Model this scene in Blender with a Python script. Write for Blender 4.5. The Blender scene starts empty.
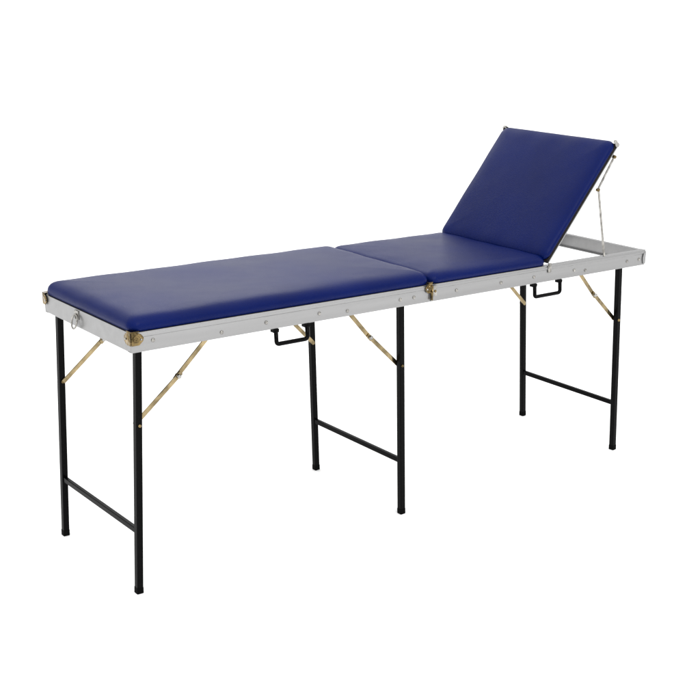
import bpy, bmesh, math, random
from mathutils import Vector, Matrix
random.seed(4)
zt=0.70
P=[0.83192,1.76653,0.42905,0.65066,0.02928,1.87006,0.17262,0.92446,-1.33935,-2.49432,1.46802,0.65509,-0.34118,0.02102,1203.84123,-24.6,71.6,0.02467,-0.01896,0.0405,0.06835,1.40338,0.89101,0.43704]
X1,X2,W,Hb,E,R,CZ,F=P[:8]; G=P[17]; T=P[18:21]; HX,BA,BL=P[21:24]
R-=.004
yaw,pitch,roll=P[11:14]
cf=Vector((math.sin(yaw)*math.cos(pitch),math.cos(yaw)*math.cos(pitch),math.sin(pitch)))
r0=Vector((math.cos(yaw),-math.sin(yaw),0)); u0=r0.cross(cf)
cr=r0*math.cos(roll)+u0*math.sin(roll); cu=u0*math.cos(roll)-r0*math.sin(roll); cc=Vector(P[8:11])
# ---------------------------------------------------------------- materials
def nodes(name):
    m=bpy.data.materials.new(name); m.use_nodes=True; nt=m.node_tree
    return m,nt,nt.nodes['Principled BSDF']
def principled(name,col,rough=.5,metal=0,spec=.5,noise=None,bump=None,var=0.0,rv=.07):
    m,nt,b=nodes(name)
    b.inputs['Base Color'].default_value=(*col,1); b.inputs['Roughness'].default_value=rough
    b.inputs['Metallic'].default_value=metal; b.inputs['Specular IOR Level'].default_value=spec
    tc=nt.nodes.new('ShaderNodeTexCoord')
    if noise:
        mp=nt.nodes.new('ShaderNodeMapping'); mp.inputs['Scale'].default_value=noise[1]
        n=nt.nodes.new('ShaderNodeTexNoise'); n.inputs['Scale'].default_value=noise[0]; n.inputs['Detail'].default_value=5
        nt.links.new(tc.outputs['Object'],mp.inputs[0]); nt.links.new(mp.outputs[0],n.inputs['Vector'])
        rp=nt.nodes.new('ShaderNodeValToRGB')
        rp.color_ramp.elements[0].position=.3; rp.color_ramp.elements[1].position=.7
        rp.color_ramp.elements[0].color=tuple(c*(1-var) for c in col)+(1,); rp.color_ramp.elements[1].color=tuple(min(1,c*(1+var)) for c in col)+(1,)
        nt.links.new(n.outputs['Fac'],rp.inputs[0]); nt.links.new(rp.outputs[0],b.inputs['Base Color'])
        mr=nt.nodes.new('ShaderNodeMapRange'); mr.inputs['To Min'].default_value=max(.03,rough-rv); mr.inputs['To Max'].default_value=rough+rv
        nt.links.new(n.outputs['Fac'],mr.inputs[0]); nt.links.new(mr.outputs[0],b.inputs['Roughness'])
    if bump:
        prev=None
        for sc,st,kind in bump:
            if kind=='v':
                n=nt.nodes.new('ShaderNodeTexVoronoi'); n.inputs['Scale'].default_value=sc; o=n.outputs['Distance']
            else:
                n=nt.nodes.new('ShaderNodeTexNoise'); n.inputs['Scale'].default_value=sc; n.inputs['Detail'].default_value=2; o=n.outputs['Fac']
            nt.links.new(tc.outputs['Object'],n.inputs['Vector'])
            bp=nt.nodes.new('ShaderNodeBump'); bp.inputs['Strength'].default_value=st; bp.inputs['Distance'].default_value=.002 if kind=='v' else .012
            nt.links.new(o,bp.inputs['Height'])
            if prev: nt.links.new(prev.outputs[0],bp.inputs['Normal'])
            prev=bp
        nt.links.new(prev.outputs[0],b.inputs['Normal'])
    return m
VINYL=principled('blue vinyl',(.0003,.0052,.062),.33,0,.085,noise=(5,(1,1,1)),bump=[(420,.2,'v'),(6,.16,'n')],var=.12)
ALU=principled('brushed aluminium',(.285,.284,.284),.33,.85,.4,noise=(9,(.12,4,4)),var=.08)
STEEL=principled('zinc plated steel',(.30,.29,.27),.15,1,.5,noise=(60,(1,1,1)),var=.45)
BRASS=principled('aged brass plating',(.16,.115,.052),.07,1,.5,noise=(38,(1,1,1)),bump=[(55,.6,'n')],var=.85,rv=.03)
BRACE=principled('yellow zinc plated strip',(.23,.18,.10),.2,1,.5,noise=(28,(1,1,1)),bump=[(24,.35,'n')],var=.6)
BLACK=principled('black powder coat',(.0007,.0007,.0008),.26,0,.055,noise=(40,(1,1,1)),var=.3)
RUBBER=principled('black rubber',(.0012,.0012,.0012),.7,0,.05,noise=(60,(1,1,1)),var=.3)
BOARD=principled('plywood board',(.010,.008,.007),.6,0,.12,noise=(20,(1,1,12)),var=.3)
FLOOR=principled('white studio sheet',(.94,.94,.94),.9,0,.1,noise=(2,(1,1,1)),var=.003)
# ---------------------------------------------------------------- helpers
C=bpy.context.scene.collection
ROOT=Vector(((R-E)/2,W/2,0))
root=bpy.data.objects.new('folding_treatment_table',None); C.objects.link(root); root.location=ROOT
root['label']='navy blue padded folding treatment table with raised backrest and thin black legs'
root['category']='massage table'
def link(name,bm,mat,parent,smooth=False,label=None,bev=0):
    bmesh.ops.recalc_face_normals(bm,faces=bm.faces[:])
    me=bpy.data.meshes.new(name); bm.to_mesh(me); bm.free()
    if parent is not None: me.transform(Matrix.Translation(-ROOT))
    for q in me.polygons: q.use_smooth=smooth
    me.materials.append(mat); o=bpy.data.objects.new(name,me); C.objects.link(o)
    if parent is not None: o.parent=parent
    if label: o['label']=label
    if bev:
        md=o.modifiers.new('b','BEVEL'); md.width=bev; md.segments=2; md.limit_method='ANGLE'; md.angle_limit=.7
    return o
def box(bm,a,b):
    vs=[bm.verts.new((x,y,z)) for x in (a[0],b[0]) for y in (a[1],b[1]) for z in (a[2],b[2])]
    for f in ((0,1,3,2),(4,6,7,5),(0,4,5,1),(2,3,7,6),(0,2,6,4),(1,5,7,3)): bm.faces.new([vs[i] for i in f])
def bar(bm,a,b,w,t,side=(0,1,0)):
    a=Vector(a);b=Vector(b);d=(b-a).normalized(); s_=Vector(side); n=d.cross(s_).normalized(); s_=n.cross(d).normalized()
    vs=[bm.verts.new(q+s_*t/2*i+n*w/2*j) for q in (a,b) for i in (-1,1) for j in (-1,1)]
    for f in ((0,1,3,2),(4,6,7,5),(0,4,5,1),(2,3,7,6),(0,2,6,4),(1,5,7,3)): bm.faces.new([vs[i] for i in f])
def disc(bm,c,ax,r,h,n=16,dome=.4):
    c=Vector(c);ax=Vector(ax).normalized(); u=ax.orthogonal().normalized(); v=ax.cross(u)
    rings=[]
    for rr,hh in ((r,0),(r,h*dome),(r*.75,h*.85)):
        rings.append([bm.verts.new(c+ax*hh+(u*math.cos(k/n*2*math.pi)+v*math.sin(k/n*2*math.pi))*rr) for k in range(n)])
    for A_,B_ in zip(rings,rings[1:]):
        for k in range(n): bm.faces.new((A_[k],A_[(k+1)%n],B_[(k+1)%n],B_[k]))
    bm.faces.new(rings[0]); bm.faces.new(rings[-1])
def pin(bm,a,b,r,n=16):      # one rivet going right through, domed at both ends
    a=Vector(a);b=Vector(b);ax=(b-a).normalized(); u=ax.orthogonal().normalized(); v=ax.cross(u); L=(b-a).length
    rings=[]
    for rr,hh in ((r*.6,0),(r,.0012),(r,L-.0012),(r*.6,L)):
        rings.append([bm.verts.new(a+ax*hh+(u*math.cos(k/n*2*math.pi)+v*math.sin(k/n*2*math.pi))*rr) for k in range(n)])
    for A_,B_ in zip(rings,rings[1:]):
        for k in range(n): bm.faces.new((A_[k],A_[(k+1)%n],B_[(k+1)%n],B_[k]))
    bm.faces.new(rings[0]); bm.faces.new(rings[-1])
def tube(bm,path,r,n=10,closed=False):
    path=[Vector(q) for q in path]; rings=[]; m=len(path); ref=None
    for i,q in enumerate(path):
        if closed: d=(path[(i+1)%m]-path[i-1]).normalized()
        else: d=(path[min(i+1,m-1)]-path[max(i-1,0)]).normalized()
        if ref is None: ref=d.orthogonal().normalized()
        u=(ref-d*ref.dot(d)).normalized(); ref=u; v=d.cross(u)
        rings.append([bm.verts.new(q+(u*math.cos(k/n*2*math.pi)+v*math.sin(k/n*2*math.pi))*r) for k in range(n)])
    for i in range(m if closed else m-1):
        A_=rings[i];B_=rings[(i+1)%m]
        for k in range(n): bm.faces.new((A_[k],A_[(k+1)%n],B_[(k+1)%n],B_[k]))
    if not closed: bm.faces.new(rings[0]); bm.faces.new(rings[-1])
def outline(lx,ly,inset,rc,n=8):
    r_=max(rc-inset*.5,.004); o=[]
    for cx_,cy_,a0 in ((lx-inset-r_,ly-inset-r_,0),(inset+r_,ly-inset-r_,90),(inset+r_,inset+r_,180),(lx-inset-r_,inset+r_,270)):
        for k in range(n+1):
            a=math.radians(a0+90*k/n); o.append((cx_+r_*math.cos(a),cy_+r_*math.sin(a)))
    out=[];m=len(o)
    for i in range(m):
        a=o[i];b=o[(i+1)%m]; out.append(a)
        if i%(n+1)==n:
            for k in range(1,32): out.append((a[0]+(b[0]-a[0])*k/32,a[1]+(b[1]-a[1])*k/32))
    return out
def cushion_bm(lx,ly,th,xf):
    bm=bmesh.new(); rings=[]
    prof=[(.007,0),(.0015,.002),(0,.22),(.0006,.36),(.0028,.52),(.0068,.67),(.012,.78),(.019,.865),(.029,.93),(.042,.97),(.062,1.0),(.095,1.025),(.14,1.04),(.185,1.045)]
    for ins,h in prof:
        ring=[]
        for (x,y) in outline(lx,ly,ins,.026):
            amp=(.0009 if .6<h<.99 else .0004 if h<1.01 else 0)
            wob=amp*math.sin(x*27+y*15)*math.sin(x*11-y*37+1) if h>.5 else 0
            ring.append(bm.verts.new(xf@Vector((x,y,h*th+wob))))
        rings.append(ring)
    m=len(rings[0])
    for A_,B_ in zip(rings,rings[1:]):
        for k in range(m): bm.faces.new((A_[k],A_[(k+1)%m],B_[(k+1)%m],B_[k]))
    bm.faces.new(rings[0]); bm.faces.new(rings[-1])
    return bm
YA,YB=-G,W+G
XL=-E
gap=.0015
# ---------------------------------------------------------------- rails
def side_rail(x0,x1,near,bolts):
    bm=bmesh.new(); y=YA if near else YB; s_=1 if near else -1
    prof=[(0,Hb),(.018,Hb),(.018,Hb+.003),(.003,Hb+.003),(.003,zt-.003),(.018,zt-.003),(.018,zt),(0,zt),(0,zt-.004),(-.0018,zt-.006),(-.0018,zt-.011),(0,zt-.013)]
    A_=[bm.verts.new((x0,y+s_*a,z)) for a,z in prof]; B_=[bm.verts.new((x1,y+s_*a,z)) for a,z in prof]
    n=len(prof)
    for k in range(n): bm.faces.new((A_[k],A_[(k+1)%n],B_[(k+1)%n],B_[k]))
    bm.faces.new(A_); bm.faces.new(B_)
    o=link('side_rail',bm,ALU,root,bev=.0006)
    for x,z in bolts:
        bm=bmesh.new(); disc(bm,(x,y-s_*.0001,z),(0,-s_,0),.005,.003)
        link('bolt',bm,STEEL,o,True)
    return o
zm=(Hb+zt)/2-.004
bL=[(.03,zm+.004),(.225,zm-.006),(.36,zm),(.53,zm),(.625,zm-.006),(X1-.02,zm),(X1+.03,zm)]
bR=[(F+.1,zm),(F+.28,zm),(F+.42,zm),(F+.60,zm),(X2-.19,zm-.006),(X2+.01,zm),(R-.03,zm)]
for near in (True,False):
    side_rail(XL,F-gap,near,bL); side_rail(F+gap,R,near,bR)
def end_rail(x,s_):
    bm=bmesh.new()
    prof=[(0,Hb+.001),(.016,Hb+.001),(.016,Hb+.004),(.003,Hb+.004),(.003,zt-.0035),(.016,zt-.0035),(.016,zt-.0008),(0,zt-.0008)]
    A_=[bm.verts.new((x+s_*a,YA+.0035,z)) for a,z in prof]; B_=[bm.verts.new((x+s_*a,YB-.0035,z)) for a,z in prof]
    n=len(prof)
    for k in range(n): bm.faces.new((A_[k],A_[(k+1)%n],B_[(k+1)%n],B_[k]))
    bm.faces.new(A_); bm.faces.new(B_)
    return link('end_rail',bm,ALU,root,bev=.0006)
end_rail(XL,1); end_rail(R,-1); end_rail(F-gap-.0005,-1); end_rail(F+gap+.0005,1)
# ---------------------------------------------------------------- ring latch on the end rail
bm=bmesh.new(); yr=.26
box(bm,(XL-.003,yr-.010,Hb+.022),(XL-.0002,yr+.010,zt-.004))
rl=link('ring_latch',bm,STEEL,root,bev=.0005)
bm=bmesh.new(); tube(bm,[(XL-.009+.004*math.cos(a),yr+.014*math.sin(a),Hb+.017+.018*math.cos(a)) for a in [k/24*2*math.pi for k in range(24)]],.0024,8,True)
link('ring',bm,STEEL,rl,True)
# ---------------------------------------------------------------- cushions
TH=.038
def board(x0,x1):
    bm=bmesh.new(); box(bm,(x0+.008,YA+.008,zt+.0005),(x1-.008,YB-.008,zt+.006)); return bm
cl=link('cushion',cushion_bm(F-.0012-XL,YB-YA,TH,Matrix.Translation((XL,YA,zt+.002))),VINYL,root,True,'long blue leg cushion on the left half')
link('base_board',board(XL,F-.003),BOARD,cl)
cm=link('cushion',cushion_bm(HX-.004-F-.0012,YB-YA,TH*.88,Matrix.Translation((F+.0012,YA,zt+.002))),VINYL,root,True,'short blue seat cushion beside the backrest')
link('base_board',board(F+.003,HX-.004),BOARD,cm)
M=Matrix.Translation((HX,YA,zt+.006))@Matrix.Rotation(-BA,4,'Y')
bk=link('backrest',cushion_bm(BL,YB-YA,TH*.66,M@Matrix.Translation((0,0,.010))),VINYL,root,True,'raised blue backrest with metal corner caps')
wl=YB-YA
bm=bmesh.new(); box(bm,(.002,.001,.0035),(BL-.002,wl-.001,.0105)); bm.transform(M); link('backrest_board',bm,BOARD,bk)
bm=bmesh.new(); box(bm,(0,-.0008,0),(BL,wl+.0008,.0034)); bm.transform(M); link('back_plate',bm,ALU,bk,bev=.0005)
def corner_cap(xf,size,hh,mat,par,top=True,name='corner_cap',boss=True):
    bm=bmesh.new(); t=.0022; q=size
    def plate(pts,n):
        A_=[bm.verts.new(Vector(v)) for v in pts]; B_=[bm.verts.new(Vector(v)+Vector(n)*t) for v in pts]
        m=len(pts); bm.faces.new(A_); bm.faces.new(B_)
        for k in range(m): bm.faces.new((A_[k],A_[(k+1)%m],B_[(k+1)%m],B_[k]))
    plate([(-t,-t,0),(q*.6,-t,0),(q*.95,-t,hh*.3),(q,-t,hh*.55),(q*.8,-t,hh*.8),(q*.4,-t,hh),(-t,-t,hh)],(0,-1,0))
    plate([(-t,-t*.9,0),(-t,q*.6,0),(-t,q*.95,hh*.3),(-t,q,hh*.55),(-t,q*.8,hh*.8),(-t,q*.4,hh),(-t,-t*.9,hh)],(-1,0,0))
    if top: plate([(-2*t,-2*t,hh),(q*.62,-2*t,hh),(q*.5,q*.22,hh),(q*.22,q*.5,hh),(-2*t,q*.62,hh)],(0,0,1))
    if boss: disc(bm,(q*.36,-2*t,hh*.5),(0,-1,0),hh*.28,.004,24,.25)
    bm.transform(xf); o=link(name,bm,mat,par,bev=.0009)
    return o
def cap_rivet(xf,size,hh,o):
    t=.0022
    for c_,a_ in (((size*.76,-2*t,hh*.42),(0,-1,0)),((-2*t,size*.7,hh*.42),(-1,0,0))):
        bm=bmesh.new(); disc(bm,c_,a_,.0028,.0028); bm.transform(xf); link('rivet',bm,STEEL,o,True)
S=lambda sx,sy:Matrix.Diagonal((sx,sy,1,1))
for xf,sz,hh in ((Matrix.Translation((XL,YA-.002,Hb+.019)),.031,.033),(Matrix.Translation((XL,YB+.002,Hb+.022))@S(1,-1),.022,.030),
                 (Matrix.Translation((F-gap-.001,YA-.002,Hb+.027))@S(-1,1),.022,.029),(Matrix.Translation((F-gap-.001,YB+.002,Hb+.027))@S(-1,-1),.022,.029)):
    o=corner_cap(xf,sz,hh,BRASS,root); cap_rivet(xf,sz,hh,o)
for sy,y in ((1,YA+.001),(-1,YB-.001)):
    xf=Matrix.Translation((R-.002,y,Hb+.004))@S(-1,sy); o=corner_cap(xf,.012,.040,ALU,root,False,boss=False)
corner_cap(M@Matrix.Translation((BL-.001,0,.001))@S(-1,1),.012,.020,STEEL,bk,boss=False)
corner_cap(M@Matrix.Translation((BL-.001,wl,.001))@S(-1,-1),.012,.020,STEEL,bk,boss=False)
# ---------------------------------------------------------------- fold hinge and backrest hinges
for y,s_ in ((YA,1),(YB,-1)):
    bm=bmesh.new(); ya,yb=sorted((y-s_*.0025,y-s_*.0045)); box(bm,(F+.004,ya,Hb+.016),(F+.020,yb,zt-.002))
    fh=link('fold_hinge',bm,STEEL,root,bev=.0005)
    bm=bmesh.new(); tube(bm,[(F,y-s_*.006,Hb+.006),(F,y-s_*.006,zt-.002)],.0036,10); link('hinge_pin',bm,BRASS,fh,True)
    bm=bmesh.new(); disc(bm,(F+.013,y-s_*.0045,Hb+.03),(0,-s_,0),.004,.003); link('rivet',bm,BRASS,fh,True)
    bm=bmesh.new(); bar(bm,(HX+.003,y-s_*.003,zt+.008),(HX+.006,y-s_*.003,zt-.022),.013,.0016)
    bh=link('backrest_hinge',bm,STEEL,root,bev=.0005)
    bm=bmesh.new(); disc(bm,(HX+.004,y-s_*.0038,zt+.003),(0,-s_,0),.0055,.0035); link('rivet',bm,STEEL,bh,True)
# ---------------------------------------------------------------- legs
LW=.0175
for x,t in ((0,T[0]),(X1,T[1]),(X2,T[2])):
    for y in (0,W):
        bm=bmesh.new(); bar(bm,(x-t*.02,y,zt-.012),(x+t*(1-.016/Hb),y,.016),LW,LW)
        lg=link('leg',bm,BLACK,root,bev=.002)
        bm=bmesh.new(); bar(bm,(x+t*(1-.018/Hb),y,.018),(x+t,y,0),LW+.001,LW+.001)
        link('foot_cap',bm,RUBBER,lg,bev=.0015)
    xx=x+t*(1-CZ/Hb)
    bm=bmesh.new(); bar(bm,(xx,LW/2-.0005,CZ),(xx,W-LW/2+.0005,CZ),.015,.012,(1,0,0)); link('crossbar',bm,BLACK,root,bev=.002)
# ---------------------------------------------------------------- folding braces
def brace(x,t,sx,y,iy):
    L_=.225 if sx>0 else (.185 if iy>0 else .205)
    zl=.458 if sx>0 else (.47 if iy>0 else .435); xl=x+t*(1-zl/Hb); yb=y+iy*(LW/2+.003)
    a=Vector((xl,yb,zl)); b=Vector((x+sx*L_,yb,Hb+.012)); m=a.lerp(b,.52)+Vector((sx*.004,0,-.004))
    bm=bmesh.new(); bar(bm,a,m+(m-a).normalized()*.012,.0125,.003)
    o=link('brace',bm,BRACE,root,bev=.0008)
    bm=bmesh.new(); off=Vector((0,iy*.0035,0)); bar(bm,m+off-(b-m).normalized()*.012,b+off,.0125,.003); link('brace_arm',bm,BRACE,o,bev=.0008)
    for q,h in ((m,.009),(b,.008)):
        bm=bmesh.new(); pin(bm,q+Vector((0,-h,0)),q+Vector((0,h,0)),.0055); link('rivet',bm,STEEL,o,True)
    bm=bmesh.new(); pin(bm,(xl,y-LW/2-.004,zl),(xl,y+LW/2+.007*max(iy,0)+.004,zl),.0042); link('rivet',bm,BRASS,o,True)
for y,iy in ((0,1),(W,-1)):
    brace(0,T[0],1,y,iy); brace(X1,T[1],-1,y,iy); brace(X2,T[2],-1,y,iy)
# ---------------------------------------------------------------- carry handles
for xc,w in (((XL+F)/2-.008,.05),((R+F)/2+.010,.056)):
    y=YA-.001; h=.041; zb=Hb-.006; pth=[(xc-w,y,zb)]
    for cx_,a0 in ((xc-w+.008,180),(xc+w-.008,270)):
        for k in range(7):
            a=math.radians(a0+15*k); pth.append((cx_+.008*math.cos(a),y-.003,Hb-h+.008+.008*math.sin(a)))
    pth.append((xc+w,y,zb))
    bm=bmesh.new(); tube(bm,pth,.0058,12); hd=link('carry_handle',bm,BLACK,root,True)
    for sx in (-1,1):
        bm=bmesh.new(); box(bm,(xc+sx*w-.009,YA-.0035,Hb-.010),(xc+sx*w+.009,YA+.012,Hb-.0004))
        link('handle_bracket',bm,BLACK,hd,bev=.001)
# ---------------------------------------------------------------- backrest props: a two-piece hinged stay on each side
def raypt(q,y):
    d=cf+cr*(q[0]-350-P[15])/P[14]+cu*(350+P[16]-q[1])/P[14]; t=(y-cc.y)/d.y; return cc+d*t
A0,B0,C0=raypt((615,157),YA+.004),raypt((598.5,190),YA+.004),raypt((604,262),YA+.007)
for y in (YA+.007,YB-.007):
    a=Vector((A0.x,y,A0.z)); b=Vector((B0.x,y,B0.z)); c_=Vector((C0.x,y,zt-.024))
    bm=bmesh.new(); bar(bm,a,b,.008,.003); o=link('backrest_prop',bm,STEEL,root,bev=.0006)
    bm=bmesh.new(); off=Vector((0,-.0034,0)); bar(bm,b+off+(b-c_).normalized()*.005,c_+off,.008,.003); link('prop_arm',bm,STEEL,o,bev=.0006)
    for q in (a,b,c_):
        bm=bmesh.new(); pin(bm,q+Vector((0,-.0065,0)),q+Vector((0,.005,0)),.0052); link('pivot',bm,BRASS,o,True)
    n=(M.to_3x3()@Vector((0,0,-1))).normalized(); e_=(M.to_3x3()@Vector((1,0,0))).normalized(); h_=Vector((HX,y,zt+.006))
    d_=(a-h_).dot(e_); s0=h_+e_*d_
    bm=bmesh.new(); bar(bm,s0+n*.0002+Vector((0,.003,0)),a+n*.004+Vector((0,.003,0)),.012,.0022); link('stay_lug',bm,STEEL,o,bev=.0004)
# ---------------------------------------------------------------- floor: one seamless sheet that sweeps up far away all round
bm=bmesh.new(); n=96; prev=None; ctr=bm.verts.new((1,0,0))
pr=[(1.5,0),(6,0),(16,0),(26,0)]+[(26+6*math.sin(math.radians(a)),6-6*math.cos(math.radians(a))) for a in range(10,81,10)]
for rr,z in pr:
    ring=[bm.verts.new((1+rr*math.cos(k/n*2*math.pi),rr*math.sin(k/n*2*math.pi),z)) for k in range(n)]
    for k in range(n):
        if prev: bm.faces.new((prev[k],prev[(k+1)%n],ring[(k+1)%n],ring[k]))
        else: bm.faces.new((ctr,ring[k],ring[(k+1)%n]))
    prev=ring
fl=link('floor',bm,FLOOR,None,True); fl['kind']='structure'
# ---------------------------------------------------------------- light: a studio that is brightest overhead
w=bpy.data.worlds.new('World'); bpy.context.scene.world=w; w.use_nodes=True
nt=w.node_tree; bg=nt.nodes['Background']; tc=nt.nodes.new('ShaderNodeTexCoord'); sp=nt.nodes.new('ShaderNodeSeparateXYZ'); rp=nt.nodes.new('ShaderNodeValToRGB')
e=rp.color_ramp.elements; e[0].position=0; e[0].color=(.3,.3,.3,1); e[1].position=1; e[1].color=(1,1,1,1)
k=e.new(.18); k.color=(.3,.3,.3,1); k=e.new(.45); k.color=(.6,.6,.6,1)
nt.links.new(tc.outputs['Generated'],sp.inputs[0]); nt.links.new(sp.outputs['Z'],rp.inputs[0]); nt.links.new(rp.outputs[0],bg.inputs[0])
bg.inputs[1].default_value=2.25
def area(name,loc,tgt,size,power):
    l=bpy.data.lights.new(name,'AREA'); l.shape='RECTANGLE'; l.size=size[0]; l.size_y=size[1]; l.energy=power
    o=bpy.data.objects.new(name,l); C.objects.link(o); o.location=loc; o.rotation_euler=(Vector(tgt)-Vector(loc)).to_track_quat('-Z','Y').to_euler()
area('added_sheen_light',(.2,-3.0,2.8),(1,0,.6),(1.6,1.2),45)  # unseen area light added front left for sheen and shading contrast
area('added_sheen_light',(1.9,2.9,2.5),(.6,.2,.7),(1.6,1.2),12)  # weak unseen rear light, added to put soft sheen on the long cushion
# ---------------------------------------------------------------- camera
cd=bpy.data.cameras.new('camera'); co=bpy.data.objects.new('camera',cd); C.objects.link(co); bpy.context.scene.camera=co
mt=Matrix.Identity(4)
for i in range(3): mt[i][0]=cr[i]; mt[i][1]=cu[i]; mt[i][2]=-cf[i]; mt[i][3]=cc[i]
co.matrix_world=mt; cd.sensor_width=36; cd.lens=P[14]*36/700; cd.shift_x=-P[15]/700; cd.shift_y=P[16]/700; cd.clip_end=1000
sc=bpy.context.scene; sc.view_settings.view_transform='Standard'; sc.view_settings.look='None'; sc.view_settings.exposure=0
